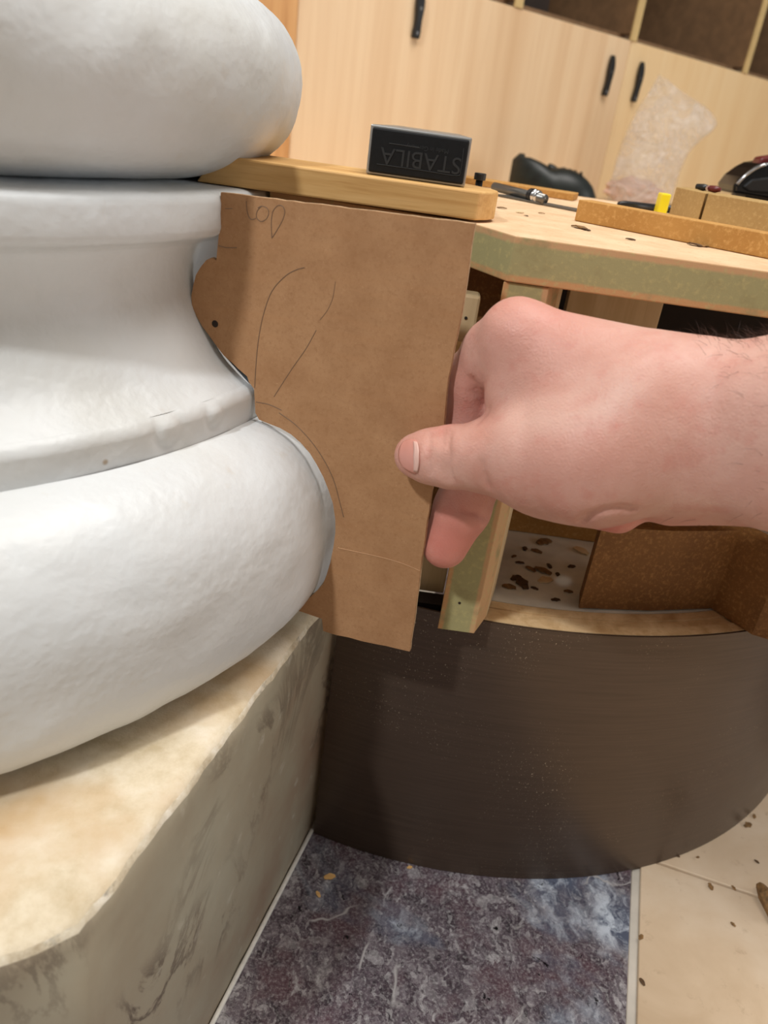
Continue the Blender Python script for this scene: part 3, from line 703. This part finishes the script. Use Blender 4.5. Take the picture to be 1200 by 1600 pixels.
tj0, tj, tj3 = T(-.172), T(.1975), T(.1975) + .95
ztd = .217
def cabinet(name, t0, t1, label, mat, handles):
    c_ = WP((t0 + t1) / 2); C = setp(empty(name, (c_.x, c_.y, 0)), label, 'cabinet')
    under(wbox('body', t0, t1, .02, .60, -H, ztd - .002, MAT['ply']), C)
    dr = under(wbox('door', t0 + .001, t1 - .001, 0, .0185, ZBN + .004, ztd, mat, bevel=.0008), C)
    for th, z0, z1 in handles:
        h = Vector((*WP(th, 0), 0))
        wdv, wnv = Vector((wd.x, wd.y, 0)), Vector((wn.x, wn.y, 0))
        def hp(s, z, off): return Vector((h.x, h.y, H + z)) + wdv * s - wnv * off
        n = 9; v = []; f = []
        for i in range(n):
            t = i / (n - 1); z = z0 + (z1 - z0) * t
            wdt = (.0074, .0076, .0062, .0058, .0066, .0080, .0082, .0070, .0040)[i]
            th_ = .004 + .004 * math.sin(math.pi * t)
            v += [hp(-wdt, z, .0003 + th_ * .35), hp(wdt, z, .0003 + th_ * .35), hp(wdt, z, .004 + th_), hp(-wdt, z, .004 + th_)]
        for i in range(n - 1):
            for k in range(4): f.append((i * 4 + k, i * 4 + (k + 1) % 4, i * 4 + 4 + (k + 1) % 4, i * 4 + 4 + k))
        f += [(0, 1, 2, 3), tuple((n - 1) * 4 + k for k in (3, 2, 1, 0))]
        ho = obj('handle', v, f, MAT['black'], bevel=.0012)
        under(ho, dr)
        for zz in (z0 + .008, z0 + (z1 - z0) * .6):
            under(obj('handle_screw', *tube([hp(0, zz, .006), hp(0, zz, .0085 + .004 * math.sin(math.pi * (zz - z0) / (z1 - z0)))], .0028, 10), MAT['chrome' if zz < z0 + .02 else 'steel']), dr)
    # open pigeonholes above, same row
    return C
cl = cabinet('plywood_cabinet', tj0, tj, 'wide pinkish plywood cabinet behind the spirit level with two black handles', MAT['ply'], [(T(-.041), .132, .205), (T(.179), .106, .182)])
cr_ = cabinet('plywood_cabinet', tj, tj3, 'yellower plywood cabinet behind the plastic bag with one black handle', MAT['ply2'], [(T(.2125), .106, .184)])
pg = setp(empty('pigeonhole_unit', (*WP(.8, .3), 0)), 'open brown pigeonhole shelving on top of the far cabinets', 'shelving')
under(wbox('back_board', tj0, tj3, .40, .41, ztd + .0005, ztd + .62, MAT['grey_in']), pg)
under(wbox('bottom_board', tj0, tj3, .03, .40, ztd + .0005, ztd + .012, MAT['shelf_in']), pg)
under(wbox('top_board', tj0, tj3, .0, .41, ztd + .62, ztd + .64, MAT['divider']), pg)
for xy in (.068, .1985, .3275):
    t = T(xy)
    dv = under(wbox('divider', t - .010, t + .010, .002, .40, ztd + .0125, ztd + .62, MAT['shelf_in']), pg)
    under(wbox('divider_edge', t - .011, t + .011, -.002, .0018, ztd + .0005, ztd + .62, MAT['divider']), dv)
for t in (tj0 + .01, tj3 - .02): under(wbox('side_board', t, t + .012, .0, .40, ztd + .0125, ztd + .62, MAT['shelf_in']), pg)
bx = under(wbox('stored_panel', T(.075) + .02, T(.125), .06, .09, ztd + .0125, ztd + .5, MAT['dark']), pg)
# oak stile at the left end
ts = T(-.236)
o = wbox('oak_stile', ts, tj0 - .0015, -.004, .05, -H, 1.1, MAT['stile'], bevel=.001); setp(o, 'upright orange oak post at the left end of the far cabinets', 'post')

# ------------------------------------------------------------------ shoe on the bench
def shoe():
    zb_ = H + ZBN
    c = at(862, 300, 1.62); c.z = zb_
    S = setp(empty('work_shoe', c), 'black and dark green shoe standing on the bench in front of the plywood cabinet', 'shoe')
    L = .17; ang = math.radians(-8)
    ax = Vector((math.cos(ang), math.sin(ang), 0)); ay = Vector((-math.sin(ang), math.cos(ang), 0))
    n, mseg = 17, 20
    v = []; f = []; vs_ = []; fs_ = []
    for i in range(n):
        t = i / (n - 1)                                           # 0 heel .. 1 toe
        wv = .026 + .012 * math.sin(math.pi * min(1, t * .9)) ; wv *= math.sqrt(max(.03, 1 - ((t - .5) / .5) ** 4))
        hh = float(np.interp(t, [0, .05, .2, .36, .46, .56, .70, .84, .93, 1], [.070, .082, .082, .074, .064, .068, .066, .056, .044, .024]))
        for k in range(mseg):
            a = math.pi * k / (mseg - 1)
            x_ = math.cos(a); z_ = math.sin(a) ** (.65 if t > .45 else .45)
            v.append(c + ax * ((t - .5) * L) + ay * (wv * x_) + Vector((0, 0, .010 + (hh - .010) * z_)))
    for i in range(n - 1):
        for k in range(mseg - 1):
            top = 6 <= k <= 12 and 2 <= i <= 6                    # ankle opening
            if not top: f.append((i * mseg + k, i * mseg + k + 1, (i + 1) * mseg + k + 1, (i + 1) * mseg + k))
    f.append(tuple(range(mseg))); f.append(tuple(range((n - 1) * mseg, n * mseg)))
    o = upper = obj('upper', v, f, MAT['leather'], smooth=True); m_ = o.modifiers.new('s', 'SOLIDIFY'); m_.thickness = .002; under(o, S)
    pts = []
    for i in range(28):
        a = 2 * math.pi * i / 28; t = .5 + .52 * math.cos(a); wv = (.026 + .013 * math.sin(math.pi * min(1, max(0, t) * .9))) * abs(math.sin(a)) ** .6 * math.copysign(1, math.sin(a))
        q = c + ax * ((t - .5) * L) + ay * wv; pts.append((q.x, q.y))
    under(obj('sole', *prism(pts, zb_ + .0002, zb_ + .012), MAT['sole'], bevel=.002), S)
    tg = [c + ax * (-.018 + .006 * i) + Vector((0, 0, .066 - .0022 * i)) for i in range(5)]
    under(obj('tongue', *tube(tg, -.01, 10, taper=[.006, .008, .008, .007, .005]), MAT['leather'], smooth=True), S)
    for i in range(4):
        t = .012 + .011 * i; zz = .0655 - .0012 * i
        under(obj('lace', *tube(spline([c + ax * t + ay * .018 + Vector((0, 0, zz - .008)), c + ax * (t + .002) + Vector((0, 0, zz + .002)), c + ax * (t + .005) - ay * .018 + Vector((0, 0, zz - .008))], 5), .0018, 6), MAT['sole'], smooth=True), upper)
    S.location = S.location
shoe()

# ------------------------------------------------------------------ plastic bag
def bag():
    Yb = 1.84
    base = at(1000, 316, Yb); zb_ = H + ZBN
    B = setp(empty('plastic_bag', (base.x, base.y, zb_)), 'crumpled clear plastic bag standing upright against the plywood cabinet', 'bag')
    rows_ = [(322, 945, 1040), (296, 950, 1052), (272, 958, 1060), (255, 962, 1066), (240, 968, 1072), (226, 972, 1082), (208, 980, 1100), (190, 990, 1128), (170, 1000, 1112), (150, 1012, 1086), (135, 1022, 1060), (122, 1030, 1040)]
    seg = 30; v = []; f = []
    for j, (y, x0, x1) in enumerate(rows_):
        sl = .14
        L_, R_ = at(x0, y - sl * 40, Yb), at(x1, y + sl * 40 * (1 if j < 8 else .6), Yb)
        c = (L_ + R_) / 2; hw = (R_ - L_).length / 2; ud = (R_ - L_).normalized()
        dp = .035 if j < 5 else .035 - .004 * (j - 5)
        for k in range(seg):
            a = 2 * math.pi * k / seg
            p = c + ud * (hw * math.cos(a)) + Vector((0, dp * math.sin(a), 0))
            nz = mnoise.noise(p * 22) * .012 + mnoise.noise(p * 48) * .007
            ridge = (1 - abs(mnoise.noise(p * 30 + Vector((5, 1, 2))))) ** 4 * .008
            p = p + Vector((math.cos(a) * .3, math.sin(a), .15)) * (nz + ridge - .004)
            if p.z < zb_ + .001: p.z = zb_ + .001
            v.append(p)
    n = len(rows_)
    for j in range(n - 1):
        for k in range(seg): f.append((j * seg + k, j * seg + (k + 1) % seg, (j + 1) * seg + (k + 1) % seg, (j + 1) * seg + k))
    o = obj('bag_film', v, f, MAT['bag'], smooth=False); under(o, B)
    ss = o.modifiers.new('s', 'SUBSURF'); ss.levels = 1; ss.render_levels = 1
    # crumpled paper inside the foot of the bag
    bm = bmesh.new(); bmesh.ops.create_icosphere(bm, subdivisions=3, radius=1)
    cc = at(992, 300, Yb)
    V = []
    for q in bm.verts:
        p = Vector((q.co.x * .058, q.co.y * .022, q.co.z * .026)); r = 1 + .35 * mnoise.noise(q.co * 2.3) + .2 * abs(mnoise.noise(q.co * 6))
        p = p * r; V.append(Vector((cc.x, cc.y, zb_ + .034)) + p)
    F = [tuple(x.index for x in q.verts) for q in bm.faces]; bm.free()
    for p in V: p.z = max(p.z, zb_ + .0015)
    o = obj('crumpled_paper', V, F, MAT['tissue']); under(o, B)
bag()

# ------------------------------------------------------------------ the hand
def nets(Fv, org, h):
    nx, ny, nz = Fv.shape; cs = (nx - 1, ny - 1, nz - 1)
    acc = np.zeros(cs + (3,)); cnt = np.zeros(cs)
    I, J, K = np.meshgrid(np.arange(nx), np.arange(ny), np.arange(nz), indexing='ij')
    G = np.stack([I, J, K], -1).astype(float); quads = []
    S = Fv < 0; edges = []
    for ax in range(3):
        a = [slice(None)] * 3; b = [slice(None)] * 3; a[ax] = slice(0, -1); b[ax] = slice(1, None)
        A, B = Fv[tuple(a)], Fv[tuple(b)]; m = S[tuple(a)] != S[tuple(b)]
        t = np.where(m, A / np.where(m, A - B, 1), 0); P = G[tuple(a)].copy(); P[..., ax] += t; P *= m[..., None]
        o1, o2 = [q for q in range(3) if q != ax]
        for d1 in (0, 1):
            for d2 in (0, 1):
                s = [slice(None)] * 3; s[o1] = slice(d1, d1 + cs[o1]); s[o2] = slice(d2, d2 + cs[o2])
                acc += P[tuple(s)]; cnt += m[tuple(s)]
        edges.append((m, S[tuple(a)], o1, o2, ax))
    act = cnt > 0; idx = -np.ones(cs, int); idx[act] = np.arange(act.sum())
    verts = acc[act] / cnt[act][:, None] * h + org
    for m, s0, o1, o2, ax in edges:
        e = np.argwhere(m); ok = (e[:, o1] > 0) & (e[:, o2] > 0) & (e[:, o1] < cs[o1]) & (e[:, o2] < cs[o2]); e = e[ok]
        def c(d1, d2):
            q = e.copy(); q[:, o1] -= d1; q[:, o2] -= d2; return idx[q[:, 0], q[:, 1], q[:, 2]]
        Q = np.stack([c(1, 1), c(0, 1), c(0, 0), c(1, 0)], 1); fl = s0[tuple(e.T)] ^ (ax == 1)
        Q[~fl] = Q[~fl][:, ::-1]; quads.append(Q)
    return verts, np.concatenate(quads)

def hand():
    def A(px, py, Y): return np.array(at(px, py, Y))
    # px, py on the sight line, distance Y in metres
    S_ = .925
    def B(px, py, Y): return A(px, py, Y * S_)
    iM, mM, rM, pM = A(808, 524, .326), A(845, 552, .338), A(885, 596, .343), A(925, 645, .344)
    C = []
    def cone(a, b, ra, rb, k=.008): C.append((a, b, ra * S_, rb * S_, k))
    arm1, arm2 = B(1250, 680, .305), B(1480, 700, .280)
    e_ = np.array([0, 0, .008])
    cone(arm1 + e_, arm2 + e_, .0310, .036, .01)
    cone(arm1 - e_, arm2 - e_ * 1.25, .0300, .036, .01)
    arm3 = arm2 + (arm2 - arm1) / np.linalg.norm(arm2 - arm1) * .24 + np.array([0, -.04, -.01])
    cone(arm2 + e_, arm3 + e_, .036, .047, .012); cone(arm2 - e_ * 1.25, arm3 - e_ * 1.3, .036, .047, .012)
    cone(B(1080, 640, .326), arm1 + e_, .0285, .0310, .012)
    cone(B(1080, 704, .323), arm1 - e_, .0265, .0300, .012)
    # metacarpals / back of the hand
    cone(B(1060, 618, .330), iM, .0235, .0150, .012)
    cone(B(1060, 640, .340), mM, .024, .0150, .012)
    cone(B(1060, 660, .342), rM, .024, .0145, .012)
    cone(B(1060, 690, .342), pM, .024, .0140, .012)
    # web between thumb and index
    cone(B(985, 630, .326), B(835, 585, .347), .0255, .0170, .014)
    cone(B(960, 660, .325), B(800, 628, .346), .0250, .0115, .014)
    # thenar mass
    cone(B(1040, 700, .322), B(900, 712, .320), .0275, .0265, .014)
    cone(B(930, 716, .320), B(826, 716, .326), .0275, .0205, .012)
    cone(B(930, 750, .325), B(850, 752, .330), .0185, .0155, .012)
    # thumb, its pad on the front of the board
    tM, tI, tT = B(812, 712, .330), A(705, 714, .3150), A(650, 712, .3245)
    cone(tM, A(760, 714, .3095), .0182, .0155, .010)
    cone(A(760, 714, .3095), tI, .0155, .0146, .006)
    cone(tI, A(672, 713, .3205), .0146, .0128, .004)
    cone(A(672, 713, .3205), tT, .0128, .0108, .004)
    # index: over the edge, behind the board and down to the tip
    iP, iD, iT = A(738, 590, .347), A(738, 752, .343), A(695, 852, .3405)
    cone(iM, A(772, 548, .338), .0152, .0140, .008)
    cone(A(772, 548, .338), iP, .0138, .0132, .006)
    cone(iP, A(728, 670, .3485), .0130, .0132, .005)
    cone(A(728, 670, .3485), iD, .0132, .0140, .005)
    cone(iD, A(722, 795, .342), .0146, .0148, .004)
    cone(A(722, 795, .342), iT, .0148, .0126, .004)
    # remaining fingers curled under the palm
    mP = A(800, 650, .340); cone(mM, mP, .0138, .0125, .005); cone(mP, A(840, 740, .330), .0125, .0120, .004)
    rP = A(850, 700, .336); cone(rM, rP, .0132, .0118, .005); cone(rP, A(905, 768, .326), .0118, .0110, .004)
    cone(pM, A(915, 730, .336), .0125, .0110, .005); cone(A(915, 730, .336), A(945, 785, .326), .0112, .0106, .003)
    cone(A(932, 795, .318), A(966, 800, .304), .0100, .0102, .002)
    # heel of the palm
    cone(B(1150, 748, .326), B(1050, 762, .332), .0210, .0175, .010)
    P = np.array([c[0] for c in C] + [c[1] for c in C]); lo = P.min(0) - .05; hi = P.max(0) + .055; lo = lo - .005
    h = .00135
    n = np.ceil((hi - lo) / h).astype(int)
    X, Y, Z = [(lo[i] + np.arange(n[i]) * h).astype(np.float32) for i in range(3)]
    F = np.full(tuple(n), 1e3, np.float32)
    for a, b, ra, rb, k in C:
        mrg = max(ra, rb) + .03
        sl = []
        for i, ax in enumerate((X, Y, Z)):
            s0 = np.searchsorted(ax, min(a[i], b[i]) - mrg); s1 = np.searchsorted(ax, max(a[i], b[i]) + mrg); sl.append(slice(s0, s1))
        gx_, gy_, gz_ = X[sl[0]][:, None, None], Y[sl[1]][None, :, None], Z[sl[2]][None, None, :]
        d = b - a; L2 = float(d @ d)
        t = np.clip(((gx_ - a[0]) * d[0] + (gy_ - a[1]) * d[1] + (gz_ - a[2]) * d[2]) / L2, 0, 1)
        dist = np.sqrt((gx_ - a[0] - d[0] * t) ** 2 + (gy_ - a[1] - d[1] * t) ** 2 + (gz_ - a[2] - d[2] * t) ** 2) - (ra + (rb - ra) * t)
        cur = F[tuple(sl)]; hh = np.clip(k - np.abs(cur - dist), 0, None) / k
        F[tuple(sl)] = np.minimum(cur, dist) - hh * hh * k * .25
    # creases carved across the thumb joint and finger
    def crease(pts, r, k=.0015):
        nonlocal F
        for a, b in zip(pts[:-1], pts[1:]):
            a, b = np.array(a), np.array(b); sl = []
            for i, ax in enumerate((X, Y, Z)):
                sl.append(slice(np.searchsorted(ax, min(a[i], b[i]) - .008), np.searchsorted(ax, max(a[i], b[i]) + .008)))
            gx_, gy_, gz_ = X[sl[0]][:, None, None], Y[sl[1]][None, :, None], Z[sl[2]][None, None, :]
            d = b - a; t = np.clip(((gx_ - a[0]) * d[0] + (gy_ - a[1]) * d[1] + (gz_ - a[2]) * d[2]) / float(d @ d), 0, 1)
            dist = r - np.sqrt((gx_ - a[0] - d[0] * t) ** 2 + (gy_ - a[1] - d[1] * t) ** 2 + (gz_ - a[2] - d[2] * t) ** 2)
            cur = F[tuple(sl)]; hh = np.clip(k - np.abs(cur - dist), 0, None) / k
            F[tuple(sl)] = np.maximum(cur, dist) + hh * hh * k * .25
    def field(p):
        g = (np.asarray(p) - lo) / h; i = np.floor(g).astype(int)
        if (i < 0).any() or (i >= np.array(F.shape) - 1).any(): return 1.0
        w_ = g - i; c = F[i[0]:i[0] + 2, i[1]:i[1] + 2, i[2]:i[2] + 2]
        c = c[0] * (1 - w_[0]) + c[1] * w_[0]; c = c[0] * (1 - w_[1]) + c[1] * w_[1]; return float(c[0] * (1 - w_[2]) + c[1] * w_[2])
    def surf(px, py, lift=.0002):
        d = np.array(ray(px, py)); d /= np.linalg.norm(d); o_ = np.array([0, 0, H]); t = .2
        while t < .6 and field(o_ + d * t) > 0: t += .0006
        a_, b_ = t - .0006, t
        for _ in range(12):
            m_ = (a_ + b_) / 2
            if field(o_ + d * m_) > 0: a_ = m_
            else: b_ = m_
        return o_ + d * (b_ - lift)
    # snap crease paths to the surface: project sight lines onto the vertices
    for path, r in (([(684, 672), (678, 700), (682, 740)], .0013), ([(694, 668), (689, 705), (695, 750)], .0012), ([(672, 678), (668, 705), (671, 740)], .0011), ([(703, 672), (700, 710), (706, 752)], .0009),
                    ([(737, 592), (745, 612), (757, 632)], .0012), ([(722, 797), (745, 802), (762, 812)], .0007), ([(762, 640), (745, 660)], .0010),
                    ([(752, 722), (756, 745), (764, 762)], .0010), ([(908, 818), (922, 806), (945, 798), (968, 795), (988, 798)], .0017)):
        crease([surf(*q) for q in path], r, .002)
    V, Q = nets(F, lo, h)
    o = obj('person', [tuple(p) for p in V], [tuple(int(i) for i in q) for q in Q], MAT['skin'], smooth=True)
    sm = o.modifiers.new('smooth', 'SMOOTH'); sm.factor = .5; sm.iterations = 2
    setp(o, 'right hand and hairy forearm reaching in from the right, pinching the cardboard', 'person')
    me = o.data; at_ = me.attributes.new('flush', 'FLOAT', 'POINT')
    fl = np.zeros(len(V))
    for c, r, s in ((A(700, 840, .335), .024, .75), (A(722, 790, .335), .016, .5), (A(955, 808, .300), .014, .8), (A(730, 640, .338), .022, .35), (A(1060, 790, .305), .024, .4), (A(830, 500, .320), .026, .25), (A(640, 712, .318), .012, .2), (A(880, 740, .285), .025, .15)):
        fl = np.maximum(fl, s * np.exp(-((V - c) ** 2).sum(1) / r ** 2))
    at_.data.foreach_set('value', fl.astype(np.float32))
    # thumb nail: a thin curved plate lying on the thumb tip
    def plate(fn, nu, nv, lift):
        vv = []; ff = []
        for i in range(nu):
            for j in range(nv): vv.append(surf(*fn(i / (nu - 1), j / (nv - 1)), lift))
        for i in range(nu - 1):
            for j in range(nv - 1): ff.append((i * nv + j, i * nv + j + 1, (i + 1) * nv + j + 1, (i + 1) * nv + j))
        return vv, ff
    def nail_px(u, v, x0=622, x1=656):
        a_ = (v - .5) * 2; hw = 27.5 * (1 - .25 * (1 - u) ** 2)
        y = 712 + a_ * hw + (u - .5) * 4
        bow = (1 - abs(a_) ** 2.4)
        return (x0 + 8 * (1 - bow) + (x1 - 8 - x0) * u + 6 * bow * u - 7 * (1 - bow) * u, y)
    F_nail = F
    nl = obj('thumb_nail', *plate(nail_px, 12, 16, .0007), MAT['nail'], smooth=True); s_ = nl.modifiers.new('s', 'SOLIDIFY'); s_.thickness = .0005
    under(nl, o); nl['label'] = 'pink thumb nail'
    lu = obj('nail_lunula', *plate(lambda u, v: nail_px(.74 + .26 * u + .10 * abs(v - .5), .06 + .88 * v), 5, 14, .0012), MAT['lunula'], smooth=True); s_ = lu.modifiers.new('s', 'SOLIDIFY'); s_.thickness = .0003
    under(lu, nl)
    # arm hair: fine strands rooted on the skin
    rng = np.random.default_rng(3); vv = []; ff = []
    nrm = np.zeros_like(V); tri = V[Q[:, 2]] - V[Q[:, 0]]; tr2 = V[Q[:, 3]] - V[Q[:, 1]]; fn = np.cross(tri, tr2); fn /= np.linalg.norm(fn, axis=1)[:, None] + 1e-9
    for c in range(4): np.add.at(nrm, Q[:, c], fn)
    nrm /= np.linalg.norm(nrm, axis=1)[:, None] + 1e-9
    x0 = at(1030, 560, .33).x
    cand = np.where((V[:, 0] > x0) & (nrm[:, 1] < .75))[0]
    wgt = np.clip((V[cand, 0] - x0) / .05, 0, 1) * np.where(V[cand, 0] < x0 + .10, 1.0, .45) * (np.clip(nrm[cand, 2], 0, 1) ** 3 * 2.6 + .08); wgt /= wgt.sum()
    for i in rng.choice(cand, 5000, replace=False, p=wgt):
        p = Vector(V[i]); nn = Vector(nrm[i]); L = rng.uniform(.004, .010)
        dr = (Vector((-.75, .1, .1)) + nn * .55 + Vector(rng.normal(0, .35, 3))).normalized(); r = .00006
        q1 = p + dr * L * .5; q2 = p + dr * L + Vector((0, 0, -.0012))
        s1 = dr.cross(nn).normalized() * r; s2 = nn * r
        k = len(vv); vv += [p + s1, p - s1 * .5 + s2, p - s1 * .5 - s2, q1 + s1 * .8, q1 - s1 * .4 + s2 * .8, q1 - s1 * .4 - s2 * .8, q2]
        ff += [(k, k + 1, k + 4, k + 3), (k + 1, k + 2, k + 5, k + 4), (k + 2, k, k + 3, k + 5), (k + 3, k + 4, k + 6), (k + 4, k + 5, k + 6), (k + 5, k + 3, k + 6)]
    ho = obj('arm_hair', vv, ff, MAT['hair']); under(ho, o); ho['kind'] = 'stuff'; ho['label'] = 'fine brown arm hair'
hand()
